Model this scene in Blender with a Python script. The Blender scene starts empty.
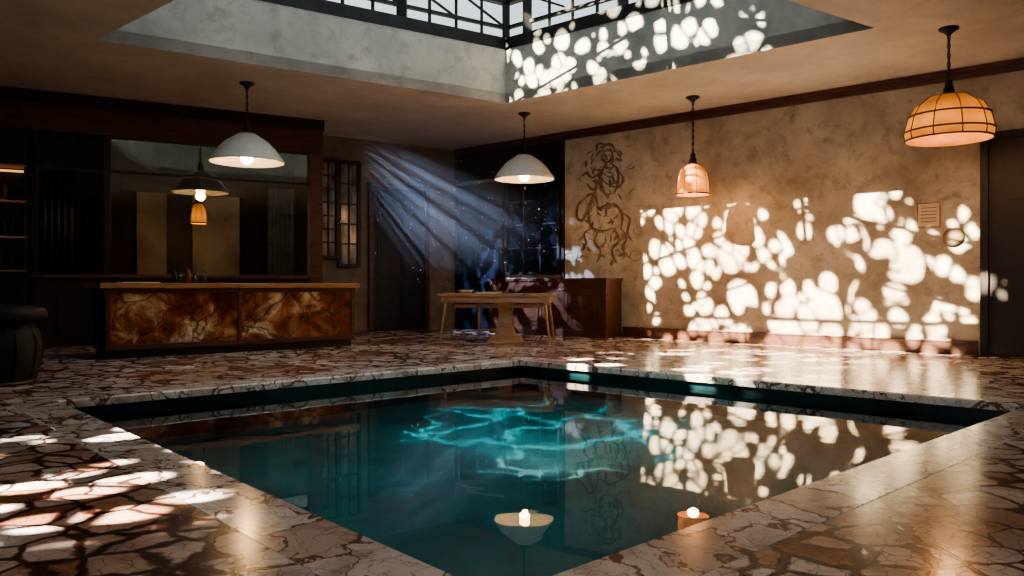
import bpy, bmesh, math, random
from mathutils import Vector, Matrix, noise as mnoise
random.seed(7)
sc = bpy.context.scene
try:
    sc.view_settings.look = 'AgX - Medium High Contrast'
except Exception: pass
sc.view_settings.exposure = .12

# ------------------------------------------------------------------ materials
def nmat(name):
    m = bpy.data.materials.new(name); m.use_nodes = True
    nt = m.node_tree; b = nt.nodes['Principled BSDF']
    return m, nt, b
def N(nt, typ, **kw):
    n = nt.nodes.new(typ)
    for k, v in kw.items():
        if k in n.inputs: n.inputs[k].default_value = v
        else: setattr(n, k, v)
    return n
def L(nt, a, b): nt.links.new(a, b)
def ramp(nt, fac, stops, interp='LINEAR'):
    r = nt.nodes.new('ShaderNodeValToRGB'); cr = r.color_ramp; cr.interpolation = interp
    while len(cr.elements) < len(stops): cr.elements.new(0.5)
    for e, (p, c) in zip(cr.elements, stops):
        e.position = p; e.color = (c, c, c, 1) if isinstance(c, (int, float)) else (*c, 1)
    L(nt, fac, r.inputs[0]); return r.outputs[0]
def math_(nt, op, a, b=None):
    n = nt.nodes.new('ShaderNodeMath'); n.operation = op
    for i, v in enumerate((a, b)):
        if v is None: continue
        if isinstance(v, (int, float)): n.inputs[i].default_value = v
        else: L(nt, v, n.inputs[i])
    return n.outputs[0]
def mixc(nt, fac, a, b, mode='MIX'):
    n = nt.nodes.new('ShaderNodeMix'); n.data_type = 'RGBA'; n.blend_type = mode
    for s, v in ((n.inputs[0], fac), (n.inputs[6], a), (n.inputs[7], b)):
        if isinstance(v, (int, float)): s.default_value = v
        elif isinstance(v, tuple): s.default_value = (*v, 1)
        else: L(nt, v, s)
    return n.outputs[2]
def distort(nt, amount, scale, src=None):
    if src is None:
        src = N(nt, 'ShaderNodeTexCoord').outputs['Object']
    nz = N(nt, 'ShaderNodeTexNoise', Scale=scale, Detail=4.0); L(nt, src, nz.inputs['Vector'])
    s = nt.nodes.new('ShaderNodeVectorMath'); s.operation = 'SUBTRACT'; L(nt, nz.outputs['Color'], s.inputs[0]); s.inputs[1].default_value = (.5, .5, .5)
    m = nt.nodes.new('ShaderNodeVectorMath'); m.operation = 'SCALE'; L(nt, s.outputs[0], m.inputs[0]); m.inputs['Scale'].default_value = amount
    a = nt.nodes.new('ShaderNodeVectorMath'); a.operation = 'ADD'; L(nt, src, a.inputs[0]); L(nt, m.outputs[0], a.inputs[1])
    return a.outputs[0]
def bump(nt, b, h, strength=.3, dist=.02):
    n = N(nt, 'ShaderNodeBump', Strength=strength, Distance=dist); L(nt, h, n.inputs['Height']); L(nt, n.outputs[0], b.inputs['Normal'])

def plain(name, col, rough=.5, metal=0, var=.25, scale=6, bmp=.0):
    m, nt, b = nmat(name)
    v = distort(nt, .3, 3)
    nz = N(nt, 'ShaderNodeTexNoise', Scale=float(scale), Detail=6.0); L(nt, v, nz.inputs['Vector'])
    lo = tuple(c*(1-var) for c in col); hi = tuple(min(1, c*(1+var)) for c in col)
    L(nt, ramp(nt, nz.outputs['Fac'], [(.3, lo), (.7, hi)]), b.inputs['Base Color'])
    b.inputs['Roughness'].default_value = rough; b.inputs['Metallic'].default_value = metal
    if bmp: bump(nt, b, nz.outputs['Fac'], bmp)
    return m
def wood(name, c1, c2, rough=.4, sc_=(2, 14, 14)):
    m, nt, b = nmat(name)
    tc = N(nt, 'ShaderNodeTexCoord'); mp = N(nt, 'ShaderNodeMapping'); mp.inputs['Scale'].default_value = sc_
    L(nt, tc.outputs['Object'], mp.inputs[0])
    v = distort(nt, 1.2, 1.2, mp.outputs[0])
    nz = N(nt, 'ShaderNodeTexNoise', Scale=1.5, Detail=8.0, Roughness=.6); L(nt, v, nz.inputs['Vector'])
    L(nt, ramp(nt, nz.outputs['Fac'], [(.32, c1), (.68, c2)]), b.inputs['Base Color'])
    b.inputs['Roughness'].default_value = rough
    bump(nt, b, nz.outputs['Fac'], .15, .01)
    return m
def breccia(name, cells, vein, scale, veinw, rough, dist=.35, big=None):
    m, nt, b = nmat(name)
    v = distort(nt, dist, 2.0)
    v2 = distort(nt, dist*.35, 9.0, v)
    ve = N(nt, 'ShaderNodeTexVoronoi', feature='DISTANCE_TO_EDGE', Scale=scale); L(nt, v2, ve.inputs['Vector'])
    vc = N(nt, 'ShaderNodeTexVoronoi', feature='F1', Scale=scale); L(nt, v2, vc.inputs['Vector'])
    sp = N(nt, 'ShaderNodeSeparateColor'); L(nt, vc.outputs['Color'], sp.inputs[0])
    col = ramp(nt, sp.outputs[0], cells)
    nz = N(nt, 'ShaderNodeTexNoise', Scale=5.0, Detail=8.0, Roughness=.65); L(nt, v, nz.inputs['Vector'])
    col = mixc(nt, .7, col, ramp(nt, nz.outputs['Fac'], [(.3, (.38, .27, .22)), (.52, (1, 1, 1))]), 'MULTIPLY')
    ve2 = N(nt, 'ShaderNodeTexVoronoi', feature='DISTANCE_TO_EDGE', Scale=scale*2.7); L(nt, v2, ve2.inputs['Vector'])
    col = mixc(nt, ramp(nt, ve2.outputs['Distance'], [(0, .6), (.04, 0)]), col, vein)
    w = N(nt, 'ShaderNodeTexNoise', Scale=1.3, Detail=2.0); L(nt, v, w.inputs['Vector'])
    d = math_(nt, 'DIVIDE', ve.outputs['Distance'], ramp(nt, w.outputs['Fac'], [(.35, .35), (.65, 1.0)]))
    col = mixc(nt, ramp(nt, d, [(0, 1), (veinw, .85), (veinw*1.7, 0)]), col, vein)
    if big:
        nb = N(nt, 'ShaderNodeTexNoise', Scale=.8, Detail=4.0); L(nt, v, nb.inputs['Vector'])
        col = mixc(nt, ramp(nt, nb.outputs['Fac'], [(.48, 0), (.62, .85)]), col, big, 'MULTIPLY')
    L(nt, col, b.inputs['Base Color']); b.inputs['Roughness'].default_value = rough
    return m

M = {}
M['floor'] = breccia('breccia_marble', [(0, (.36, .18, .11)), (.12, (.66, .52, .43)), (.35, (.84, .77, .72)), (.6, (.64, .58, .55)), (.82, (.94, .89, .85)), (1, (.46, .26, .17))], (.07, .028, .018), 4.8, .07, .18, dist=.18, big=(.62, .34, .21))
M['coping'] = breccia('coping_marble', [(0, (.78, .73, .68)), (.5, (.90, .86, .82)), (1, (.64, .54, .47))], (.19, .09, .06), 3.0, .035, .15, dist=.6)
# rust / cream clouded stone of the bar front
m, nt, b = nmat('rust_onyx_panel'); M['barpanel'] = m
v = distort(nt, .8, 1.2); v = distort(nt, .18, 5.0, v)
n1 = N(nt, 'ShaderNodeTexNoise', Scale=1.7, Detail=7.0, Roughness=.6); L(nt, v, n1.inputs['Vector'])
n2 = N(nt, 'ShaderNodeTexNoise', Scale=2.4, Detail=8.0, Roughness=.7); L(nt, v, n2.inputs['Vector'])
col = ramp(nt, n1.outputs['Fac'], [(.30, (.07, .014, .006)), (.44, (.19, .05, .018)), (.52, (.34, .13, .05)), (.60, (.64, .46, .27)), (.70, (.84, .74, .54))])
col = mixc(nt, ramp(nt, n2.outputs['Fac'], [(.47, 0), (.60, .85)]), col, (.24, .08, .035), 'MULTIPLY')
ve = N(nt, 'ShaderNodeTexVoronoi', feature='DISTANCE_TO_EDGE', Scale=1.6); L(nt, v, ve.inputs['Vector'])
col = mixc(nt, ramp(nt, ve.outputs['Distance'], [(0, .9), (.03, 0)]), col, (.05, .012, .006))
L(nt, col, b.inputs['Base Color']); b.inputs['Roughness'].default_value = .25
M['darkwood'] = wood('dark_wood', (.010, .006, .004), (.028, .015, .010), .45)
M['redwood'] = wood('mahogany_wood', (.05, .018, .010), (.12, .045, .024), .4)
M['brownwood'] = wood('oak_wood', (.26, .14, .07), (.52, .32, .17), .4)
M['barwood'] = wood('bar_top_wood', (.26, .12, .05), (.48, .25, .11), .3)
M['steel'] = plain('dark_steel', (.03, .03, .03), .5, .6)
M['brass'] = plain('aged_brass', (.10, .07, .04), .4, .9)
M['black'] = plain('black_leather', (.008, .006, .005), .6, 0, .4, 12, .2)
M['navy'] = plain('navy_door_paint', (.007, .012, .028), .45)
M['white'] = plain('enamel_white', (.66, .68, .66), .3, 0, .08)
M['card'] = plain('card_paper', (.72, .60, .42), .7, 0, .1)
M['ink'] = plain('mural_ink', (.15, .09, .055), .9, 0, .5, 15)
M['ink2'] = plain('mural_wash', (.27, .19, .125), .9, 0, .3, 9)
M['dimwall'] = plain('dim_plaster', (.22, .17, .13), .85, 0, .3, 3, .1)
M['tanwall'] = plain('tan_panel', (.38, .30, .20), .8, 0, .5, 1.5)
M['curtain'] = plain('grey_curtain', (.16, .17, .16), .8, 0, .3, 5)
M['bottle'] = plain('bottle_glass_dark', (.03, .035, .02), .08, 0, .4)
M['bottle2'] = plain('bottle_glass_amber', (.20, .07, .02), .08, 0, .4)

def plaster(name, lo, hi, stain, stain_amt=.6):
    m, nt, b = nmat(name)
    v = distort(nt, .5, 1.1)
    n1 = N(nt, 'ShaderNodeTexNoise', Scale=.9, Detail=8.0, Roughness=.62); L(nt, v, n1.inputs['Vector'])
    n2 = N(nt, 'ShaderNodeTexNoise', Scale=4.5, Detail=8.0, Roughness=.7); L(nt, v, n2.inputs['Vector'])
    col = ramp(nt, n1.outputs['Fac'], [(.34, lo), (.64, hi)])
    col = mixc(nt, ramp(nt, n2.outputs['Fac'], [(.5, 0), (.68, stain_amt)]), col, stain)
    L(nt, col, b.inputs['Base Color']); b.inputs['Roughness'].default_value = .8
    bump(nt, b, n2.outputs['Fac'], .25, .02)
    return m
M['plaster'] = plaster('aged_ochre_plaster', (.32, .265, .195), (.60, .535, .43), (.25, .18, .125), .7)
M['ceil'] = plaster('ceiling_plaster', (.50, .45, .385), (.66, .60, .53), (.42, .36, .30), .4)
M['well'] = plaster('skylight_well_plaster', (.32, .33, .31), (.52, .52, .47), (.25, .23, .20), .6)

def tinted(name, refl, tint):
    m, nt, b = nmat(name)
    tr = N(nt, 'ShaderNodeBsdfTransparent'); tr.inputs[0].default_value = (*tint, 1)
    gl = N(nt, 'ShaderNodeBsdfGlossy', Roughness=.02); gl.inputs[0].default_value = (.9, .92, .86, 1)
    mx = N(nt, 'ShaderNodeMixShader'); mx.inputs[0].default_value = refl
    L(nt, tr.outputs[0], mx.inputs[1]); L(nt, gl.outputs[0], mx.inputs[2]); L(nt, mx.outputs[0], nt.nodes['Material Output'].inputs[0])
    nt.nodes.remove(b); return m
M['tinted'] = tinted('tinted_glass', .25, (.80, .82, .76))
M['skyglass'] = tinted('skylight_glass', .06, (.93, .97, .95))
m, nt, b = nmat('night_glass'); M['nightglass'] = m
nz = N(nt, 'ShaderNodeTexNoise', Scale=3.0)
L(nt, ramp(nt, nz.outputs['Fac'], [(.3, (.005, .007, .010)), (.7, (.012, .016, .022))]), b.inputs['Base Color'])
b.inputs['Roughness'].default_value = .06
m, nt, b = nmat('pale_glass'); M['paleglass'] = m
nz = N(nt, 'ShaderNodeTexNoise', Scale=4.0)
L(nt, ramp(nt, nz.outputs['Fac'], [(.3, (.06, .055, .05)), (.7, (.40, .36, .30))]), b.inputs['Base Color'])
b.inputs['Roughness'].default_value = .15
# water
m, nt, b = nmat('pool_water'); M['water'] = m
b.inputs['Base Color'].default_value = (.55, .93, .95, 1); b.inputs['Roughness'].default_value = .0
b.inputs['IOR'].default_value = 1.33; b.inputs['Transmission Weight'].default_value = 1
tc = N(nt, 'ShaderNodeTexCoord')
nz = N(nt, 'ShaderNodeTexNoise', Scale=2.2, Detail=2.0); L(nt, tc.outputs['Object'], nz.inputs['Vector'])
bump(nt, b, nz.outputs['Fac'], .03, .05)
def tile(name, c1, c2, mo, lo=.25):
    m, nt, b = nmat(name)
    br = N(nt, 'ShaderNodeTexBrick', Scale=6.0, offset=0.0); br.inputs['Color1'].default_value = (*c1, 1)
    br.inputs['Color2'].default_value = (*c2, 1); br.inputs['Mortar'].default_value = (*mo, 1); br.inputs['Mortar Size'].default_value = .015
    br.inputs['Brick Width'].default_value = .6; br.inputs['Row Height'].default_value = .6
    tc = N(nt, 'ShaderNodeTexCoord'); L(nt, tc.outputs['Object'], br.inputs['Vector'])
    v = distort(nt, .8, 1.0)
    nz = N(nt, 'ShaderNodeTexNoise', Scale=1.3, Detail=6.0, Roughness=.6); L(nt, v, nz.inputs['Vector'])
    L(nt, mixc(nt, 1.0, br.outputs['Color'], ramp(nt, nz.outputs['Fac'], [(.36, lo), (.56, 1.0)]), 'MULTIPLY'), b.inputs['Base Color'])
    b.inputs['Roughness'].default_value = .4
    return m
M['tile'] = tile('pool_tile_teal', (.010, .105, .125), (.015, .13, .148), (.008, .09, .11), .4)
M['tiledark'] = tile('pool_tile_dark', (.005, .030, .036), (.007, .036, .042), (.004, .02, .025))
def glow(name, col, strength, base=(.6, .35, .15), var=False, zr=None):
    m, nt, b = nmat(name)
    b.inputs['Base Color'].default_value = (*base, 1); b.inputs['Emission Color'].default_value = (*col, 1)
    b.inputs['Emission Strength'].default_value = strength
    if var:
        tc = N(nt, 'ShaderNodeTexCoord'); nz = N(nt, 'ShaderNodeTexNoise', Scale=5.0, Detail=4.0); L(nt, tc.outputs['Object'], nz.inputs['Vector'])
        L(nt, ramp(nt, nz.outputs['Fac'], [(.3, tuple(c*.6 for c in col)), (.7, col)]), b.inputs['Emission Color'])
    if zr:   # bulb light painted as emission: brighter at bulb height, dimmer towards the crown
        sp = N(nt, 'ShaderNodeSeparateXYZ'); L(nt, tc.outputs['Generated'], sp.inputs[0])
        L(nt, ramp(nt, math_(nt, 'MULTIPLY', sp.outputs[2], 1.0), [(0, .7), (.35, 1.0), (1, .22)]), (mm := N(nt, 'ShaderNodeMath', operation='MULTIPLY')).inputs[0])
        mm.inputs[1].default_value = strength; L(nt, mm.outputs[0], b.inputs['Emission Strength'])
    return m
M['bulb'] = glow('warm_bulb', (1, .55, .20), 30)
M['amber'] = glow('amber_glass', (1, .31, .05), 1.3, (.18, .06, .015), True, True)
M['linen'] = glow('orange_linen_shade', (1, .31, .05), 1.6, (.32, .12, .03), True, True)
M['shelfglow'] = glow('shelf_strip', (1, .45, .15), 1.2)
M['dust'] = glow('glowing_dust_speck', (.75, .85, 1), 1.3, (.8, .8, .8))  # specks emit a little, standing in for the light they catch

# ------------------------------------------------------------------ mesh builder
class MB:
    def __init__(s): s.bm = bmesh.new(); s.mats = []
    def mi(s, m):
        if m not in s.mats: s.mats.append(m)
        return s.mats.index(m)
    def poly(s, pts, m, smooth=False):
        f = s.bm.faces.new([s.bm.verts.new(p) for p in pts]); f.material_index = s.mi(m); f.smooth = smooth
    def grid(s, rows, m, closed=True, smooth=True):
        vs = [[s.bm.verts.new(p) for p in r] for r in rows]; k = s.mi(m); n = len(rows[0])
        for i in range(len(rows)-1):
            for j in range(n if closed else n-1):
                f = s.bm.faces.new([vs[i][j], vs[i][(j+1) % n], vs[i+1][(j+1) % n], vs[i+1][j]]); f.material_index = k; f.smooth = smooth
        return vs
    def box(s, x0, x1, y0, y1, z0, z1, m, taper=1.0):
        cx, cy = (x0+x1)/2, (y0+y1)/2
        def q(x, y, z):
            t = taper if z == z0 else 1.0
            return (cx+(x-cx)*t, cy+(y-cy)*t, z)
        P = [q(x, y, z) for z in (z0, z1) for x, y in ((x0, y0), (x1, y0), (x1, y1), (x0, y1))]
        v = [s.bm.verts.new(p) for p in P]; k = s.mi(m)
        for f in ((0, 3, 2, 1), (4, 5, 6, 7), (0, 1, 5, 4), (1, 2, 6, 5), (2, 3, 7, 6), (3, 0, 4, 7)):
            s.bm.faces.new([v[i] for i in f]).material_index = k
    def prism(s, pts, z0, z1, m):
        k = s.mi(m); n = len(pts)
        lo = [s.bm.verts.new((*p, z0)) for p in pts]; hi = [s.bm.verts.new((*p, z1)) for p in pts]
        s.bm.faces.new(hi).material_index = k; s.bm.faces.new(lo[::-1]).material_index = k
        for i in range(n): s.bm.faces.new([lo[i], lo[(i+1) % n], hi[(i+1) % n], hi[i]]).material_index = k
    def beam(s, p, q, w, h, m):
        p, q = Vector(p), Vector(q); d = (q-p).normalized()
        up = Vector((0, 0, 1)) if abs(d.z) < .95 else Vector((0, 1, 0))
        r = d.cross(up).normalized()*w/2; u = r.cross(d).normalized()*h/2
        a = [p-r-u, p+r-u, p+r+u, p-r+u]; c = [x+(q-p) for x in a]
        va = [s.bm.verts.new(x) for x in a]; vc = [s.bm.verts.new(x) for x in c]; k = s.mi(m)
        s.bm.faces.new(va[::-1]).material_index = k; s.bm.faces.new(vc).material_index = k
        for i in range(4): s.bm.faces.new([va[i], va[(i+1) % 4], vc[(i+1) % 4], vc[i]]).material_index = k
    def lathe(s, prof, m, seg=40, c=(0, 0), cap=False):
        rows = [[(c[0]+r*math.cos(2*math.pi*j/seg), c[1]+r*math.sin(2*math.pi*j/seg), z) for j in range(seg)] for r, z in prof]
        vs = s.grid(rows, m)
        if cap:
            k = s.mi(m)
            s.bm.faces.new(vs[0][::-1]).material_index = k; s.bm.faces.new(vs[-1]).material_index = k
    def tube(s, pts, rad, m, seg=6, sub=0):
        pts = [Vector(p) for p in pts]
        if sub:
            out = []
            for i in range(len(pts)-1):
                p0 = pts[max(i-1, 0)]; p1 = pts[i]; p2 = pts[i+1]; p3 = pts[min(i+2, len(pts)-1)]
                for k in range(sub):
                    t = k/sub
                    out.append(.5*((2*p1)+(-p0+p2)*t+(2*p0-5*p1+4*p2-p3)*t*t+(-p0+3*p1-3*p2+p3)*t**3))
            out.append(pts[-1]); pts = out
        rows = []
        for i, p in enumerate(pts):
            d = (pts[min(i+1, len(pts)-1)]-pts[max(i-1, 0)]).normalized()
            a = Vector((0, 0, 1)) if abs(d.z) < .9 else Vector((0, 1, 0))
            r = d.cross(a).normalized(); u = r.cross(d)
            rr = rad(i/(len(pts)-1)) if callable(rad) else rad
            rows.append([p+(r*math.cos(2*math.pi*j/seg)+u*math.sin(2*math.pi*j/seg))*rr for j in range(seg)])
        vs = s.grid(rows, m); k = s.mi(m)
        s.bm.faces.new(vs[0][::-1]).material_index = k; s.bm.faces.new(vs[-1]).material_index = k
    def done(s, name, mat=None, bevel=0, solid=0, recalc=True):
        me = bpy.data.meshes.new(name)
        if recalc: bmesh.ops.recalc_face_normals(s.bm, faces=s.bm.faces)
        s.bm.to_mesh(me); s.bm.free()
        for m in s.mats: me.materials.append(M[m])
        o = bpy.data.objects.new(name, me); sc.collection.objects.link(o)
        if mat is not None: o.matrix_world = mat
        if bevel:
            b = o.modifiers.new('bevel', 'BEVEL'); b.width = bevel; b.segments = 2; b.limit_method = 'ANGLE'
        if solid:
            b = o.modifiers.new('solid', 'SOLIDIFY'); b.thickness = solid
        return o
def frame(ox, oy, ux, uy, z=0):
    u = Vector((ux, uy, 0)).normalized(); v = Vector((-u.y, u.x, 0))
    return Matrix(((u.x, v.x, 0, ox), (u.y, v.y, 0, oy), (0, 0, 1, z), (0, 0, 0, 1)))

H = 3.7
RW = frame(-1.18, 16.24, .7533, -.6576)      # right wall, x = metres from the room corner
LW = frame(-3.58, 14.52, .813, .583)         # left (door) wall
PW = frame(-11.085, 8.882, .865, .502)       # bar partition wall, 9 m long
BC = frame(-4.88, 9.36, .767, .641)          # bar counter

# ------------------------------------------------------------------ floor and pool
F = (.12, 9.36); Lc = (-3.52, 6.06); R = (3.88, 5.86); Nn = (-.04, 2.28)
pool = [Nn, R, F, Lc]
def offset(poly, d):
    out = []; n = len(poly)
    for i in range(n):
        a, b_, c_ = Vector(poly[i-1]), Vector(poly[i]), Vector(poly[(i+1) % n])
        e1 = (b_-a).normalized(); e2 = (c_-b_).normalized()
        n1 = Vector((e1.y, -e1.x)); n2 = Vector((e2.y, -e2.x))
        k = (n1+n2); k = k/ (1+n1.dot(n2))
        out.append(tuple(b_+k*d))
    return out
outer = offset(pool, .32)
FO = [(-13, -6), (13, -6), (13, 19), (-13, 19)]
mb = MB()
for i in range(4):
    j = (i+1) % 4
    mb.prism([FO[i], FO[j], outer[j], outer[i]], -.25, 0, 'floor')
mb.done('floor')
mb = MB()
for i in range(4):
    j = (i+1) % 4
    mid = offset(pool, .015)
    mb.poly([(*outer[i], .002), (*outer[j], .002), (*mid[j], .002), (*mid[i], .002)], 'coping')
    mb.poly([(*mid[i], .002), (*mid[j], .002), (*pool[j], -.010), (*pool[i], -.010)], 'coping')
    mb.poly([(*pool[i], -.010), (*pool[j], -.010), (*pool[j], -.065), (*pool[i], -.065)], 'coping')
    b5 = offset(pool, .10)
    mb.poly([(*pool[i], -.065), (*pool[j], -.065), (*b5[j], -.065), (*b5[i], -.065)], 'coping')
mb.done('pool_coping')
bas = offset(pool, .02)
mb = MB()
ZB = -1.45
for i in range(4):
    j = (i+1) % 4
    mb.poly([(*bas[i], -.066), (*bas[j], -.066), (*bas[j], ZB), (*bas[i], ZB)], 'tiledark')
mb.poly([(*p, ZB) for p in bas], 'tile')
mb.done('pool_basin')
mb = MB(); mb.poly([(*p, -.14) for p in offset(pool, .018)], 'water'); mb.done('pool_water', recalc=False)

# ------------------------------------------------------------------ walls
def wx(w): return 9-w
mb = MB(); mb.box(-.2, 14, 0, .2, 0, H, 'plaster'); mb.done('wall_right', RW)
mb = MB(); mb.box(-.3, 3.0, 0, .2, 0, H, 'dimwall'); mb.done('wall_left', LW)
mb = MB(); OX0, OX1, OZ0, OZ1 = wx(3.2), wx(.2), 1.06, 3.13
mb.box(0, OX0, 0, .2, 0, H, 'darkwood'); mb.box(OX1, 9, 0, .2, 0, H, 'darkwood'); mb.box(OX0, OX1, 0, .2, 0, OZ0, 'darkwood'); mb.box(OX0, OX1, 0, .2, OZ1, H, 'darkwood')
mb.box(8.9, 9.0, .2, 1.3, 0, H, 'darkwood'); mb.done('wall_partition', PW)
# room behind the tinted window
mb = MB(); BY = 2.6
mb.box(4.6, 10.6, BY, BY+.1, 0, H, 'darkwood'); mb.box(4.5, 4.6, .2, BY, 0, H, 'darkwood')
mb.box(OX0+.55, OX0+1.05, BY-.12, BY, 0, 2.6, 'tanwall'); mb.box(OX0+1.5, OX0+2.35, BY-.12, BY, 0, 2.6, 'tanwall')
mb.box(OX0+.3, OX0+2.45, BY-.14, BY, 2.6, 2.75, 'redwood')
for k in range(9): mb.tube([(OX0+2.9+k*.085, BY-.25, .2), (OX0+2.9+k*.085, BY-.25, 2.8)], .045, 'curtain', 8)
mb.done('wall_back_room', PW)
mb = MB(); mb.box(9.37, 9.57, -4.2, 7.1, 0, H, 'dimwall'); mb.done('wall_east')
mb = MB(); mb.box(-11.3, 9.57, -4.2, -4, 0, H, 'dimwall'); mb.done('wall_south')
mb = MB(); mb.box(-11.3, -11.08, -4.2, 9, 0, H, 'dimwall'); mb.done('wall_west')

mb = MB(); mb.box(.05, 14, -.07, 0, H-.14, H, 'redwood'); mb.box(.05, 14, -.10, 0, H-.05, H, 'redwood'); mb.done('trim_1', RW, bevel=.01)
mb = MB(); mb.box(4.14, 9.5, -.04, 0, 0, .17, 'redwood'); mb.box(4.14, 9.5, -.05, 0, .15, .18, 'redwood'); mb.done('baseboard_right', RW, bevel=.008)

# ------------------------------------------------------------------ ceiling + skylight well
P1 = (-.1, 12.0); P2 = (-4.74, 8.9); P3 = (3.95, 8.5); P4 = (-.69, 5.4)
opening = [P4, P3, P1, P2]
CO = [(-12, -5), (12, -5), (12, 18.5), (-12, 18.5)]
mb = MB()
for i in range(4):
    j = (i+1) % 4
    mb.prism([CO[i], CO[j], opening[j], opening[i]], H, H+.15, 'ceil')
mb.done('ceiling')
wo = offset(opening, .25); ZW = 4.55
mb = MB()
for i in range(4):
    j = (i+1) % 4
    mb.prism([wo[i], wo[j], opening[j], opening[i]], H+.001, ZW, 'well')
mb.done('wall_skylight_well')
# lantern
mb = MB(); lan = offset(opening, .10); ZT = 5.3
def lerp(a, b, t): return Vector(a)*(1-t)+Vector(b)*t
for i in range(4):
    a, b_ = lan[i], lan[(i+1) % 4]; far = i in (1, 2)
    mb.beam((*a, ZW+.06), (*b_, ZW+.06), .22 if far else .1, .18 if far else .06, 'steel')
    mb.beam((*a, ZT), (*b_, ZT), .12 if far else .04, .10 if far else .04, 'steel')
    if far:
        mb.beam((*a, ZW+.34), (*b_, ZW+.34), .06, .05, 'steel')
    mb.beam((*a, ZW), (*a, ZT), .12 if i in (1, 2, 3) else .05, .12 if i in (1, 2, 3) else .05, 'steel')
    n = 13 if far else 3
    for k in range(1, n):
        p = lerp(a, b_, k/n); t = .14 if (far and k % 4 == 0) else .045 if far else .02
        mb.beam((*p, ZW+.1), (*p, ZT), t, t, 'steel')
    if far:
        for k in range(0, n-1, 2):
            mb.beam((*lerp(a, b_, k/n), ZW+.34), (*lerp(a, b_, (k+2)/n), ZT), .03, .03, 'steel')
ra = lerp(lan[2], lan[1], .5); rb = lerp(lan[3], lan[0], .5); ZR = 6.1
mb.beam((*ra, ZR), (*rb, ZR), .06, .06, 'steel')
n = 4
for k in range(n+1):
    t = k/n; r = (*lerp(ra, rb, t), ZR)
    mb.beam((*lerp(lan[2], lan[3], t), ZT), r, .025, .03, 'steel')
    mb.beam((*lerp(lan[1], lan[0], t), ZT), r, .025, .03, 'steel')
for i in range(4):
    a, b_ = lan[i], lan[(i+1) % 4]
    mb.poly([(*a, ZW+.1), (*b_, ZW+.1), (*b_, ZT), (*a, ZT)], 'skyglass')
mb.poly([(*lan[2], ZT), (*lan[3], ZT), (*rb, ZR), (*ra, ZR)], 'skyglass')
mb.poly([(*lan[1], ZT), (*lan[0], ZT), (*rb, ZR), (*ra, ZR)], 'skyglass')
mb.done('window_skylight')

# ------------------------------------------------------------------ sun and added gobo screen above the roof
el = math.radians(30.5); hz = Vector((.854, .52, 0)).normalized()
sd = Vector((hz.x*math.cos(el), hz.y*math.cos(el), -math.sin(el)))
ld = bpy.data.lights.new('sun', 'SUN'); ld.energy = 66; ld.angle = .006; ld.color = (1, .82, .60)
lo = bpy.data.objects.new('sun', ld); lo.rotation_euler = sd.to_track_quat('-Z', 'Y').to_euler(); lo.location = (-9, 2, 12); sc.collection.objects.link(lo)
cpos = Vector((-.4, 8.7, 4.3))-sd*8
mt = sd.to_track_quat('-Z', 'Y').to_matrix().to_4x4(); mt.translation = cpos
inv = mt.inverted()
cA = inv @ (RW @ Vector((7.05, 0, .8))); cB = inv @ Vector((.9, 11.1, 4.1)); cC = inv @ (RW @ Vector((7.6, 0, .7)))
m, nt, b = nmat('gobo_screen'); M['screen'] = m  # added, out of view; its holes are laid out to cast the dapples
v = distort(nt, .24, 1.6)
def holes(scale, thr, rlo, rhi):
    ve = N(nt, 'ShaderNodeTexVoronoi', feature='DISTANCE_TO_EDGE', Scale=scale); L(nt, v, ve.inputs['Vector'])
    f1 = N(nt, 'ShaderNodeTexVoronoi', feature='F1', Scale=scale); L(nt, v, f1.inputs['Vector'])
    sc_ = N(nt, 'ShaderNodeSeparateColor'); L(nt, f1.outputs['Color'], sc_.inputs[0])
    rad = ramp(nt, sc_.outputs[1], [(0, rlo*.5), (.18, rlo), (1, rhi)])
    return math_(nt, 'MULTIPLY', math_(nt, 'GREATER_THAN', ve.outputs['Distance'], thr), math_(nt, 'LESS_THAN', f1.outputs['Distance'], rad))
sp = N(nt, 'ShaderNodeSeparateXYZ'); tc = N(nt, 'ShaderNodeTexCoord'); L(nt, tc.outputs['Object'], sp.inputs[0])
def ell(c, rx, ry):
    a = math_(nt, 'POWER', math_(nt, 'ABSOLUTE', math_(nt, 'DIVIDE', math_(nt, 'SUBTRACT', sp.outputs[0], c.x), rx)), 2.0)
    d = math_(nt, 'POWER', math_(nt, 'ABSOLUTE', math_(nt, 'DIVIDE', math_(nt, 'SUBTRACT', sp.outputs[1], c.y), ry)), 2.0)
    return math_(nt, 'SQRT', math_(nt, 'ADD', a, d))
dd = math_(nt, 'MINIMUM', ell(cA, 2.1, 1.65), ell(cB, 1.35, .7))
n1 = N(nt, 'ShaderNodeTexNoise', Scale=1.3, Detail=2.0); L(nt, v, n1.inputs['Vector'])
dm = math_(nt, 'ADD', dd, math_(nt, 'MULTIPLY', math_(nt, 'SUBTRACT', n1.outputs['Fac'], .5), 1.3))
thr = ramp(nt, math_(nt, 'MULTIPLY', dm, .5), [(.10, .028), (.40, .05), (.52, .10), (.64, .22), (.74, .9)])
n3 = N(nt, 'ShaderNodeTexNoise', Scale=1.5, Detail=1.0); L(nt, v, n3.inputs['Vector'])
pick = math_(nt, 'GREATER_THAN', math_(nt, 'ADD', n3.outputs['Fac'], math_(nt, 'MULTIPLY', ell(cC, 1.5, 1.1), .16)), .60)
hole = math_(nt, 'ADD', math_(nt, 'MULTIPLY', holes(2.5, thr, .44, .62), math_(nt, 'SUBTRACT', 1.0, pick)), math_(nt, 'MULTIPLY', holes(4.5, math_(nt, 'ADD', thr, .01), .42, .62), pick))
tr = N(nt, 'ShaderNodeBsdfTransparent'); mx = N(nt, 'ShaderNodeMixShader')
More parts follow.
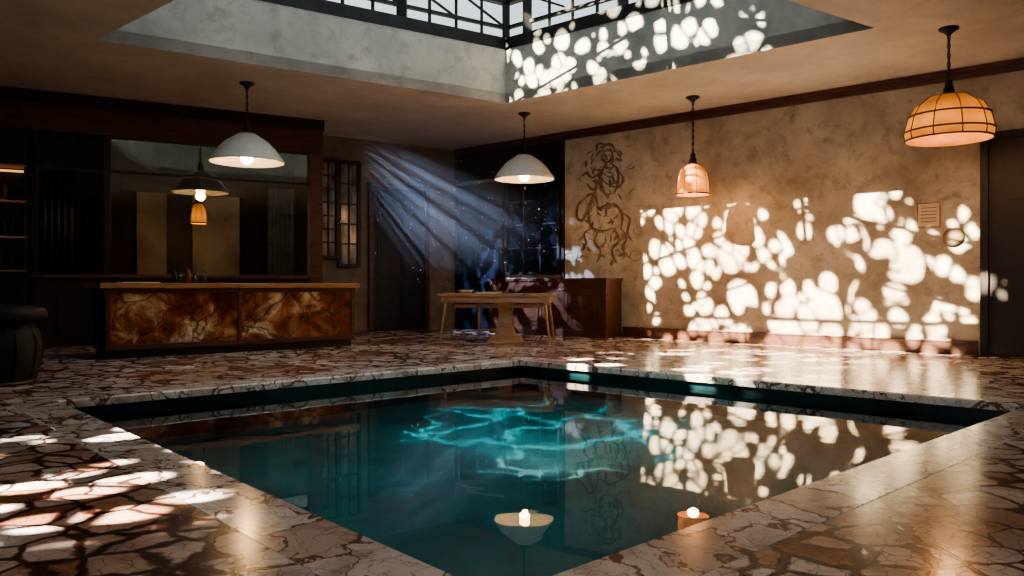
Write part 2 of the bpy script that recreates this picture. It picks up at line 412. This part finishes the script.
b.inputs['Base Color'].default_value = (.03, .05, .02, 1)
L(nt, hole, mx.inputs[0]); L(nt, b.outputs[0], mx.inputs[1]); L(nt, tr.outputs[0], mx.inputs[2]); L(nt, mx.outputs[0], nt.nodes['Material Output'].inputs[0])
mb = MB(); mb.poly([(-7, -4, 0), (7, -4, 0), (7, 5, 0), (-7, 5, 0)], 'screen'); mb.done('dapple_gobo', mt)

# ------------------------------------------------------------------ doors, windows on walls
def panel_door(name, x0, x1, z1, mat, M4, framemat='darkwood'):
    mb = MB(); fw = .09
    mb.box(x0-fw, x0, -.08, 0, 0, z1+fw, framemat); mb.box(x1, x1+fw, -.08, 0, 0, z1+fw, framemat); mb.box(x0, x1, -.08, 0, z1, z1+fw, framemat)
    mb.box(x0, x1, -.03, 0, 0, z1, mat)
    w = x1-x0; cols = 2
    for c in range(cols):
        a = x0+.1+c*(w-.1)/cols; b_ = a+(w-.1)/cols-.1
        for za, zb in ((.2, z1*.34), (z1*.38, z1*.66), (z1*.70, z1-.15)):
            mb.box(a, b_, -.045, -.03, za, zb, mat)
            mb.box(a+.05, b_-.05, -.055, -.045, za+.05, zb-.05, mat)
    mb.tube([(x1-.07, -.03, 1.0), (x1-.07, -.09, 1.0), (x1-.07, -.09, 1.2), (x1-.07, -.03, 1.2)], .01, 'brass', 8)
    return mb.done(name, M4, bevel=.006)
def grid_window(name, x0, x1, z0, z1, cols, rows, M4, glass='nightglass', fm='darkwood', fw=.06):
    mb = MB()
    mb.box(x0-fw, x0, -.07, 0, z0-fw, z1+fw, fm); mb.box(x1, x1+fw, -.07, 0, z0-fw, z1+fw, fm)
    mb.box(x0, x1, -.07, 0, z1, z1+fw, fm); mb.box(x0, x1, -.09, 0, z0-fw, z0, fm)
    mb.box(x0, x1, -.02, 0, z0, z1, glass)
    for c in range(1, cols):
        x = x0+(x1-x0)*c/cols; mb.box(x-.014, x+.014, -.045, -.02, z0, z1, fm)
    for r in range(1, rows):
        z = z0+(z1-z0)*r/rows; mb.box(x0, x1, -.043, -.02, z-.014, z+.014, fm)
    return mb.done(name, M4, bevel=.004)
panel_door('door_1', 2.95-1.89, 2.95-.742, 2.80, 'navy', LW, 'redwood')
grid_window('window_1', .02, .30, 1.45, 3.2, 2, 7, LW, 'paleglass')
grid_window('window_2', .40, .74, 1.30, 3.2, 2, 5, LW, 'paleglass')
grid_window('window_3', 1.48, 2.72, 1.15, 2.95, 3, 4, RW, 'nightglass')
panel_door('door_2', .16, 1.28, 2.85, 'navy', RW, 'darkwood')
panel_door('door_3', 9.62, 10.9, 2.74, 'darkwood', RW, 'darkwood')
mb = MB(); mb.box(2.79, 2.86, -.03, 0, 0, 3.56, 'darkwood'); mb.box(0, 2.79, -.02, 0, 3.02, 3.56, 'darkwood'); mb.done('trim_2', RW)

# ------------------------------------------------------------------ mural, notice, round stain
def sk(u, v): return (3.09+u*.0214, -.001, .9+(140-v)*.01776)
mb = MB()
def stroke(pts, r=.014, m='ink'): mb.tube([sk(*p) for p in pts], lambda t: .5*r*(.35+math.sin(math.pi*min(1, max(0, t)))), m, 5, 5)
def outline(pts, r=.02):
    stroke(pts, r*1.15)
    for k in range(2):
        stroke([(p[0]+random.uniform(-1.5, 1.5), p[1]+random.uniform(-1.5, 1.5)) for p in pts], r*1.1, 'ink2')
for p, r in (([(30, 8), (35, 6), (38, 11), (36, 17), (31, 18), (28, 13), (30, 8)], .018),
    ([(27, 8), (31, 1), (38, 3), (41, 9)], .022), ([(31, 1), (25, -2), (20, 2)], .014),
    ([(32, 19), (27, 27), (26, 38), (30, 48), (34, 55)], .024), ([(36, 19), (43, 26), (44, 38), (40, 50)], .020),
    ([(27, 27), (18, 32), (12, 26), (8, 30)], .02), ([(43, 27), (48, 36), (44, 44), (36, 42)], .018),
    ([(30, 30), (36, 34), (40, 31)], .012), ([(30, 38), (36, 41), (42, 38)], .012),
    ([(12, 38), (18, 44), (26, 42)], .018), ([(16, 20), (22, 40), (14, 60), (8, 70)], .012),
    ([(10, 52), (4, 58), (2, 68), (6, 74), (12, 68), (16, 60)], .024), ([(10, 52), (16, 48), (22, 54), (24, 64)], .022),
    ([(16, 60), (14, 72), (18, 82), (28, 86), (38, 84)], .026), ([(24, 64), (34, 60), (44, 64), (48, 74), (46, 86)], .026),
    ([(18, 82), (10, 88), (12, 98), (4, 106)], .020), ([(24, 86), (20, 96), (26, 106), (22, 118)], .020),
    ([(40, 84), (44, 96), (38, 106), (42, 119)], .022), ([(46, 84), (52, 94), (48, 104), (54, 114)], .018),
    ([(48, 70), (55, 76), (53, 90), (58, 98)], .018)):
    outline(p, r)
for i in range(110):
    u0 = random.gauss(30, 11); v0 = random.uniform(5, 118)
    a = random.uniform(0, 6.28); pts = [(u0, v0)]
    for k in range(3): a += random.uniform(-.8, .8); u0 += 2.4*math.cos(a); v0 += 2.6*math.sin(a); pts.append((u0, v0))
    stroke(pts, random.uniform(.010, .045), 'ink2' if i % 6 else 'ink')
for (cu, cv, rr) in ((-8, 95, 4), (62, 88, 4), (-6, 112, 5), (60, 112, 5)):
    stroke([(cu+rr*math.cos(t*.8), cv+rr*math.sin(t*.8)) for t in range(9)], .013, 'ink2')
mb.done('wall_mural', RW)
mb = MB(); mb.box(8.80, 9.05, -.02, 0, 1.68, 1.98, 'card'); mb.box(8.78, 9.07, -.012, 0, 1.66, 2.0, 'brownwood')
for i in range(5): mb.box(8.83, 9.02, -.022, -.02, 1.74+i*.045, 1.748+i*.045, 'ink')
mb.done('wall_notice', RW)
mb = MB()
mb.lathe([(.001, 0), (.13, 0), (.132, .002), (.001, .003)], 'ink2', 24)  # flat disc for the round stain on the plaster
mb.done('wall_stain', RW @ Matrix.Translation((9.22, -.001, 1.52)) @ Matrix.Rotation(math.radians(90), 4, 'X'))

# ------------------------------------------------------------------ bar partition: frames, glass, shelves
mb = MB()
for w0, w1 in ((-.02, .20), (3.2, 3.30), (4.14, 4.24)):
    mb.box(wx(w1), wx(w0), -.10, 0, 0, 3.13, 'redwood' if w0 < 0 else 'darkwood')
mb.box(0, 9.02, -.12, 0, 3.13, 3.55, 'redwood'); mb.box(0, 9.03, -.17, 0, 3.52, H, 'darkwood')
mb.box(0, 9.0, -.13, 0, 1.0, 1.06, 'redwood'); mb.box(wx(3.2), wx(.2), -.07, 0, 2.60, 2.63, 'darkwood')
mb.box(0, 9.0, -.05, 0, 0, 1.0, 'darkwood')
for k in range(9): mb.box(.1+k, .9+k, -.07, -.05, .15, .85, 'darkwood')
mb.done('trim_3', PW, bevel=.006)
mb = MB(); mb.poly([(OX0, -.01, OZ0), (OX1, -.01, OZ0), (OX1, -.01, OZ1), (OX0, -.01, OZ1)], 'tinted'); mb.done('window_5', PW)
mb = MB(); mb.box(wx(4.14), wx(3.3), -.02, -.001, 1.06, 3.13, 'nightglass')
mb.box(wx(4.14), wx(3.3), -.06, -.02, 2.58, 2.62, 'darkwood')
for k in range(1, 6):
    x = wx(4.14)+.50*k/6; mb.tube([(x, -.045, 1.08), (x, -.045, 2.58)], .035, 'darkwood', 8)
mb.done('window_4', PW)
mb = MB(); x0, x1 = wx(5.9), wx(4.26)
mb.box(x0, x1, -.42, -.39+.01, 1.06, 1.09, 'darkwood')
for z in (1.08, 1.55, 2.05, 2.55): mb.box(x0, x1, -.40, -.13, z, z+.03, 'brownwood')
for x in (x0, x1-.04): mb.box(x, x+.04, -.40, -.13, 0, 3.0, 'darkwood')
mb.box(x0+.04, x1-.04, -.15, -.135, 2.50, 2.53, 'shelfglow')
mb.done('back_bar_shelf', PW, bevel=.003)
def bottle(mb, x, y, z, h, r, m):
    mb.lathe([(r*.7, z), (r, z+.01), (r, z+h*.55), (r*.8, z+h*.66), (r*.3, z+h*.78), (r*.28, z+h*.97), (r*.36, z+h*.975), (r*.36, z+h)], m, 14, c=(x, y), cap=True)
mb = MB()
for z in (1.11, 1.58, 2.08):
    x = x0+.12
    while x < x1-.1:
        bottle(mb, x, -.27, z, random.uniform(.26, .36), random.uniform(.035, .05), random.choice(['bottle', 'bottle2', 'bottle'])); x += random.uniform(.1, .15)
mb.done('shelf_bottles', PW)

# ------------------------------------------------------------------ bar counter
mb = MB(); Lb = 3.34
mb.box(.03, Lb-.03, .06, .62, .0, .10, 'darkwood')
mb.box(0, Lb, .03, .65, .10, .86, 'darkwood')
mb.box(-.07, Lb+.05, -.06, .75, .86, .925, 'barwood')
mb.box(-.02, Lb+.01, 0, .66, .80, .86, 'redwood')
mb.box(0, Lb, 0, .03, .10, .17, 'redwood')
for x in (0, 1.60, Lb-.06): mb.box(x, x+.06, -.005, .03, .10, .86, 'redwood')
mb.box(.06, 1.60, .012, .03, .17, .80, 'barpanel'); mb.box(1.66, Lb-.06, .012, .03, .17, .80, 'barpanel')
mb.box(Lb-.005, Lb+.012, .10, .56, .18, .78, 'barpanel')
mb.done('bar_counter', BC, bevel=.006)
mb = MB(); 
for x, y, h, r, m in ((.95, .5, .20, .035, 'bottle'), (1.03, .55, .15, .05, 'bottle'), (1.12, .5, .24, .035, 'bottle2'), (1.22, .55, .13, .045, 'bottle'), (1.33, .52, .16, .04, 'bottle')):
    bottle(mb, x, y, .926, h, r, m)
mb.done('bar_bottles', BC)
mb = MB()
mb.box(.25, .70, .25, .55, .926, .938, 'card'); mb.done('paper_menu', BC)

# ------------------------------------------------------------------ cabinet
mb = MB(); c0, c1, dp, ch = 1.46, 4.12, .52, 1.02
mb.box(c0, c1, -dp+.03, -.05, .02, .10, 'darkwood')
mb.box(c0, c1, -dp, -.05, .10, ch-.05, 'redwood'); mb.box(c0-.03, c1+.03, -dp-.03, -.045, ch-.05, ch, 'redwood')
mb.box(c0-.015, c1+.015, -dp-.02, -.045, 0.0, .12, 'redwood')
n = 4; pw = (c1-c0)/n
for i in range(n):
    a = c0+i*pw+.05; b_ = a+pw-.10
    mb.box(a, b_, -dp-.015, -dp, .18, .90, 'redwood'); mb.box(a+.07, b_-.07, -dp-.03, -dp-.015, .25, .83, 'redwood')
    mb.box(a+.14, b_-.14, -dp-.036, -dp-.03, .32, .76, 'redwood')
    mb.box(b_-.03, b_-.015, -dp-.04, -dp-.015, .50, .60, 'brass')
mb.done('sideboard_cabinet', RW, bevel=.006)

# ------------------------------------------------------------------ table
TM = frame(-.22, 12.55, math.cos(math.radians(-8)), math.sin(math.radians(-8)))
mb = MB(); w, d = .90, .44
mb.box(-w, w, -d, d, .725, .765, 'brownwood')
mb.box(-w+.05, w-.05, -d+.04, d-.04, .62, .725, 'brownwood')
mb.box(-w+.10, -.05, -d+.03, -d+.04, .635, .71, 'barwood'); mb.box(.05, w-.10, -d+.03, -d+.04, .635, .71, 'barwood')
for x, y, sx, sy in ((-w+.12, -d+.08, -.09, -.02), (w-.12, -d+.08, .09, -.02), (-w+.12, d-.08, -.09, .02), (w-.12, d-.08, .09, .02)):
    mb.tube([(x, y, .64), (x+sx*.5, y+sy*.5, .32), (x+sx, y+sy, 0.0)], lambda t: .030-.013*t, 'brownwood', 8)
def quadrow(cx, hw, hd, z): return [(cx-hw, -hd, z), (cx+hw, -hd, z), (cx+hw, hd, z), (cx-hw, hd, z)]
rows = [quadrow(.12, *q) for q in ((.26, .22, 0), (.24, .20, .05), (.15, .13, .12), (.11, .10, .25), (.10, .09, .45), (.13, .14, .58), (.18, .2, .64))]
mb.grid(rows, 'brownwood', True, False); mb.poly(rows[0], 'brownwood')
mb.beam((-.72, 0, .56), (.72, 0, .56), .05, .06, 'brownwood')
mb.beam((-.30, -.05, .60), (-.30, -.05, .18), .05, .04, 'brownwood'); mb.beam((-.30, -.05, .18), (.10, -.05, .18), .05, .04, 'brownwood')
mb.done('wooden_table', TM, bevel=.006)
mb = MB(); mb.box(-.35, .0, -.12, .14, .766, .780, 'card'); mb.box(-.30, .05, -.10, .12, .781, .79, 'card'); mb.done('paper_stack', TM)
mb = MB()
mb.lathe([(.06, .766), (.09, .775), (.13, .82), (.125, .822), (.085, .785), (0.001, .78)], 'card', 24, c=(-.55, .08)); mb.done('ceramic_bowl', TM)

# ------------------------------------------------------------------ barrel stool at left
mb = MB()
mb.lathe([(.30, .0), (.33, .03), (.37, .18), (.39, .34), (.36, .48), (.31, .55), (.31, .57)], 'black', 40, cap=True)
mb.lathe([(.36, .57), (.42, .59), (.43, .64), (.40, .69), (.28, .715), (.1, .72), (.001, .72)], 'black', 40)
mb.lathe([(.315, .0), (.345, .0), (.345, .035), (.315, .035)], 'brass', 40)
for a in range(12):
    t = a*math.pi/6
    mb.tube([(.33*math.cos(t), .33*math.sin(t), .03), (.395*math.cos(t), .395*math.sin(t), .34), (.315*math.cos(t), .315*math.sin(t), .55)], .008, 'black', 6, 4)
mb.done('barrel_stool', Matrix.Translation((-4.72, 7.1, 0)))

# ------------------------------------------------------------------ pendant lamps
def pendant(x, y, kind, zb, zt, rad, watts, col=(1, .6, .3)):
    root = bpy.data.objects.new('pendant_lamp', None); root.location = (x, y, 0); sc.collection.objects.link(root)
    mb = MB(); hgt = zt-zb
    mb.lathe([(.001, H), (.10, H-.001), (.10, H-.02), (.05, H-.05), (.02, H-.08)], 'steel', 24)
    z = H-.07; i = 0
    while z > zt+.22:
        a = (i % 2)*math.pi/2
        mb.tube([(math.cos(a)*.016*math.cos(t*math.pi/5), math.sin(a)*.016*math.cos(t*math.pi/5), z-.03+.032*math.sin(t*math.pi/5)) for t in range(11)], .005, 'steel', 5)
        z -= .05; i += 1
    mb.tube([(0, 0, H-.05), (.004, .004, (H+zt)/2), (0, 0, zt+.1)], .007, 'steel', 6)
    mb.lathe([(.015, zt+.17), (.035, zt+.15), (.04, zt+.10), (.055, zt+.06), (.06, zt+.01), (.09, zt-.01)], 'steel', 24)
    p = mb.done('cord_and_cap'); p.parent = root
    mb = MB()
    if kind == 'enamel':
        prof = [(.07, zt), (.12, zt-.01), (rad*.36, zt-hgt*.13), (rad*.58, zt-hgt*.32), (rad*.76, zt-hgt*.56), (rad*.88, zt-hgt*.78), (rad*.95, zt-hgt*.90), (rad, zb), (rad*1.01, zb-.015)]
        inn = [(r-.012, z_-.012) for r, z_ in prof[::-1]]
        mb.lathe(prof+inn, 'white', 56)
        s = mb.done('shade'); s.parent = root
        mb = MB(); bz = zb+.03; br_ = .085
        mb.lathe([(max(.001, br_*math.sin(t*math.pi/10)), bz-br_*math.cos(t*math.pi/10)) for t in range(10)]+[(.035, bz+.11), (.035, bz+.2)], 'bulb', 20)
        s = mb.done('bulb'); s.parent = root; lz = zb-.09
    elif kind == 'linen':
        prof = [(rad*.30, zt), (rad*.62, zt-hgt*.10), (rad*.86, zt-hgt*.30), (rad*.96, zt-hgt*.60), (rad, zb)]
        mb.lathe(prof, 'linen', 40); s = mb.done('shade', solid=.006); s.parent = root
        mb = MB()
        for t in range(8):
            a = t*math.pi/4; mb.tube([((r+.003)*math.cos(a), (r+.003)*math.sin(a), z_) for r, z_ in prof], .003, 'brass', 5)
        mb.lathe([(rad-.004, zb), (rad+.01, zb), (rad+.01, zb+.02), (rad-.004, zb+.02)], 'brass', 40)
        s = mb.done('ribs'); s.parent = root; lz = zb-.05
    else:
        prof = [(rad*.22, zt), (rad*.50, zt-hgt*.06), (rad*.76, zt-hgt*.24), (rad*.91, zt-hgt*.48), (rad*.98, zt-hgt*.74), (rad, zt-hgt*.82), (rad*.97, zb)]
        mb.lathe(prof, 'amber', 48); s = mb.done('shade', solid=.008); s.parent = root
        mb = MB()
        for t in range(10):
            a = t*math.pi/5+.1; mb.tube([((r+.004)*math.cos(a), (r+.004)*math.sin(a), z_) for r, z_ in prof], .006, 'steel', 5)
        for r, z_ in (prof[3], prof[5], prof[6]):
            mb.lathe([(r-.002, z_), (r+.012, z_), (r+.012, z_+.016), (r-.002, z_+.016)], 'steel', 48)
        s = mb.done('leading'); s.parent = root
        mb = MB(); mb.lathe([(max(.001, .07*math.sin(t*math.pi/10)), zb+.16-.07*math.cos(t*math.pi/10)) for t in range(11)], 'bulb', 16)
        s = mb.done('bulb'); s.parent = root; lz = zb-.05
    ll = bpy.data.lights.new('glow', 'POINT'); ll.energy = watts; ll.color = col; ll.shadow_soft_size = .08
    lo = bpy.data.objects.new('glow', ll); lo.location = (0, 0, lz); sc.collection.objects.link(lo); lo.parent = root
pendant(-3.67, 10.8, 'enamel', 2.62, 3.0, .50, 18)
pendant(.20, 12.7, 'enamel', 2.64, 3.02, .49, 13)
pendant(2.69, 11.6, 'linen', 2.24, 2.70, .235, 28, (1, .50, .20))
pendant(4.76, 8.5, 'amber', 2.48, 2.97, .435, 22, (1, .50, .20))
pendant(-5.36, 13.35, 'linen', 1.95, 2.30, .13, 10, (1, .58, .30))   # small lamp in the room behind the glass

# ------------------------------------------------------------------ other lights
def spot(name, loc, target, energy, col, size, blend=.4, soft=.02, kind=None):
    l = bpy.data.lights.new(name, 'SPOT'); l.energy = energy; l.color = col; l.spot_size = math.radians(size); l.spot_blend = blend; l.shadow_soft_size = soft
    o = bpy.data.objects.new(name, l); o.location = loc
    o.rotation_euler = (Vector(target)-Vector(loc)).to_track_quat('-Z', 'Y').to_euler(); sc.collection.objects.link(o)
    if kind:
        l.use_nodes = True; nt = l.node_tree; em = [n for n in nt.nodes if n.type == 'EMISSION'][0]
        tc = N(nt, 'ShaderNodeTexCoord'); sp = N(nt, 'ShaderNodeSeparateXYZ'); L(nt, tc.outputs['Normal'], sp.inputs[0])
        cb = N(nt, 'ShaderNodeCombineXYZ'); L(nt, math_(nt, 'DIVIDE', sp.outputs[0], sp.outputs[2]), cb.inputs[0]); L(nt, math_(nt, 'DIVIDE', sp.outputs[1], sp.outputs[2]), cb.inputs[1])
        scale, dist, typ = kind
        v = distort(nt, dist, 2.5, cb.outputs[0])
        ve = N(nt, 'ShaderNodeTexVoronoi', feature='DISTANCE_TO_EDGE', Scale=scale); L(nt, v, ve.inputs['Vector'])
        if typ == 'caustic': s = ramp(nt, ve.outputs['Distance'], [(0, 1), (.010, .8), (.026, .09), (.12, .04), (.4, .022)])
        elif typ == 'cells':
            f1 = N(nt, 'ShaderNodeTexVoronoi', feature='F1', Scale=scale); L(nt, v, f1.inputs['Vector'])
            s = math_(nt, 'MULTIPLY', ramp(nt, ve.outputs['Distance'], [(.07, 0), (.11, 1)]), ramp(nt, f1.outputs['Distance'], [(.38, 1), (.46, 0)]))
            n = N(nt, 'ShaderNodeTexNoise', Scale=scale*.3, Detail=1.0); L(nt, v, n.inputs['Vector'])
            s = math_(nt, 'MULTIPLY', s, ramp(nt, n.outputs['Fac'], [(.40, .0), (.50, 1)]))
        else:
            n = N(nt, 'ShaderNodeTexNoise', Scale=scale, Detail=1.0); L(nt, v, n.inputs['Vector']); s = ramp(nt, n.outputs['Fac'], [(.52, 0), (.60, 1)])
        L(nt, s, em.inputs['Strength'])
    return o
def area(name, loc, target, energy, col, sx, sy, spread=180):
    l = bpy.data.lights.new(name, 'AREA'); l.shape = 'RECTANGLE'; l.size = sx; l.size_y = sy; l.energy = energy; l.color = col; l.spread = math.radians(spread)
    o = bpy.data.objects.new(name, l); o.location = loc
    o.rotation_euler = (Vector(target)-Vector(loc)).to_track_quat('-Z', 'Y').to_euler(); sc.collection.objects.link(o)
spot('dapple_gobo_spot', (-5.0, 1.7, 3.66), (-2.05, 4.0, 0), 21000, (1, .87, .75), 32, .4, .02, (19, .03, 'cells'))  # added indoor spot; gobo cells stand in for sun patches
spot('floor_gobo_spot', (-1.5, 7.6, 4.4), (2.3, 9.1, 0), 24000, (1, .84, .66), 36, .5, .02, (13, .03, 'cells'))  # added spot in the well; gobo cells imitate sunlight on the floor
spot('caustic_gobo_spot', (.30, 6.9, -.17), (.35, 7.0, -1.45), 1900, (.50, 1, .95), 104, .5, .003, (1.3, .9, 'caustic'))  # added underwater spot with the caustic lines drawn in its gobo
area('pool_fill', (.1, 5.9, -.18), (.1, 5.9001, -2), 7.5, (.40, .95, 1), 4, 4)  # added area fill under the water surface to brighten the basin
area('back_room_fill', (-4.4, 13.6, 3.6), (-5.2, 14.0, 1.2), 7, (1, .92, .8), .8, .4)  # added fill to bring out the space behind the glass
spot('blue_shaft_spot', (-3.25, 12.55, 3.67), (-.45, 14.5, 1.35), 4800, (.50, .65, 1), 42, .7, .01, (17, .05, 'noise'))  # added spot; noise gobo cuts its cone into streaks
area('rear_fill', (-2.5, -3.7, 2.3), (4.2, 11, 1.4), 72, (1, .95, .88), 5, 2, 95)  # added fill behind the camera; no window is built there

# ------------------------------------------------------------------ haze and dust in the far corner
m = bpy.data.materials.new('haze'); m.use_nodes = True; nt = m.node_tree; nt.nodes.remove(nt.nodes['Principled BSDF'])
tc = N(nt, 'ShaderNodeTexCoord'); sp = N(nt, 'ShaderNodeSeparateXYZ'); L(nt, tc.outputs['Object'], sp.inputs[0])
dens = ramp(nt, math_(nt, 'DIVIDE', math_(nt, 'ADD', sp.outputs[0], 2.6), 3.2), [(0, 0), (.30, .17), (.70, .19), (1, 0)])
dz = ramp(nt, math_(nt, 'DIVIDE', math_(nt, 'SUBTRACT', sp.outputs[2], 1.06), 2.6), [(0, 0), (.35, 1), (.9, 1), (1, .5)])
vs = N(nt, 'ShaderNodeVolumeScatter', Anisotropy=.1); L(nt, math_(nt, 'MULTIPLY', dens, dz), vs.inputs['Density']); L(nt, vs.outputs[0], nt.nodes['Material Output'].inputs['Volume']); M['haze'] = m
mb = MB(); mb.prism([(-2.6, 13.25), (.6, 13.25), (.6, 14.45), (-1.15, 15.95), (-2.6, 14.95)], 1.06, 3.66, 'haze'); mb.done('light_haze')
mb = MB()
for i in range(230):
    x = random.gauss(-.7, .8); y = random.uniform(11.6, 13.2); z = min(3.2, max(.95, random.gauss(1.9, .55))); r = random.choice([.0025, .003, .004, .006])
    P = [(x+r, y, z), (x, y+r, z), (x-r, y, z), (x, y-r, z)]
    for k in range(4):
        mb.poly([P[k], P[(k+1) % 4], (x, y, z+r)], 'dust'); mb.poly([P[(k+1) % 4], P[k], (x, y, z-r)], 'dust')
mb.done('floating_dust')

# ------------------------------------------------------------------ world
w = bpy.data.worlds.new('World'); sc.world = w; w.use_nodes = True
bg = w.node_tree.nodes['Background']; bg.inputs[0].default_value = (.82, .91, 1, 1); bg.inputs[1].default_value = 1.2

# ------------------------------------------------------------------ camera
cd = bpy.data.cameras.new('camera'); cd.sensor_width = 36; cd.lens = 780/1024*36; cd.shift_y = -3/1024
co = bpy.data.objects.new('camera', cd); co.location = (0, 0, .9); co.rotation_euler = (math.radians(90), 0, 0)
sc.collection.objects.link(co); sc.camera = co
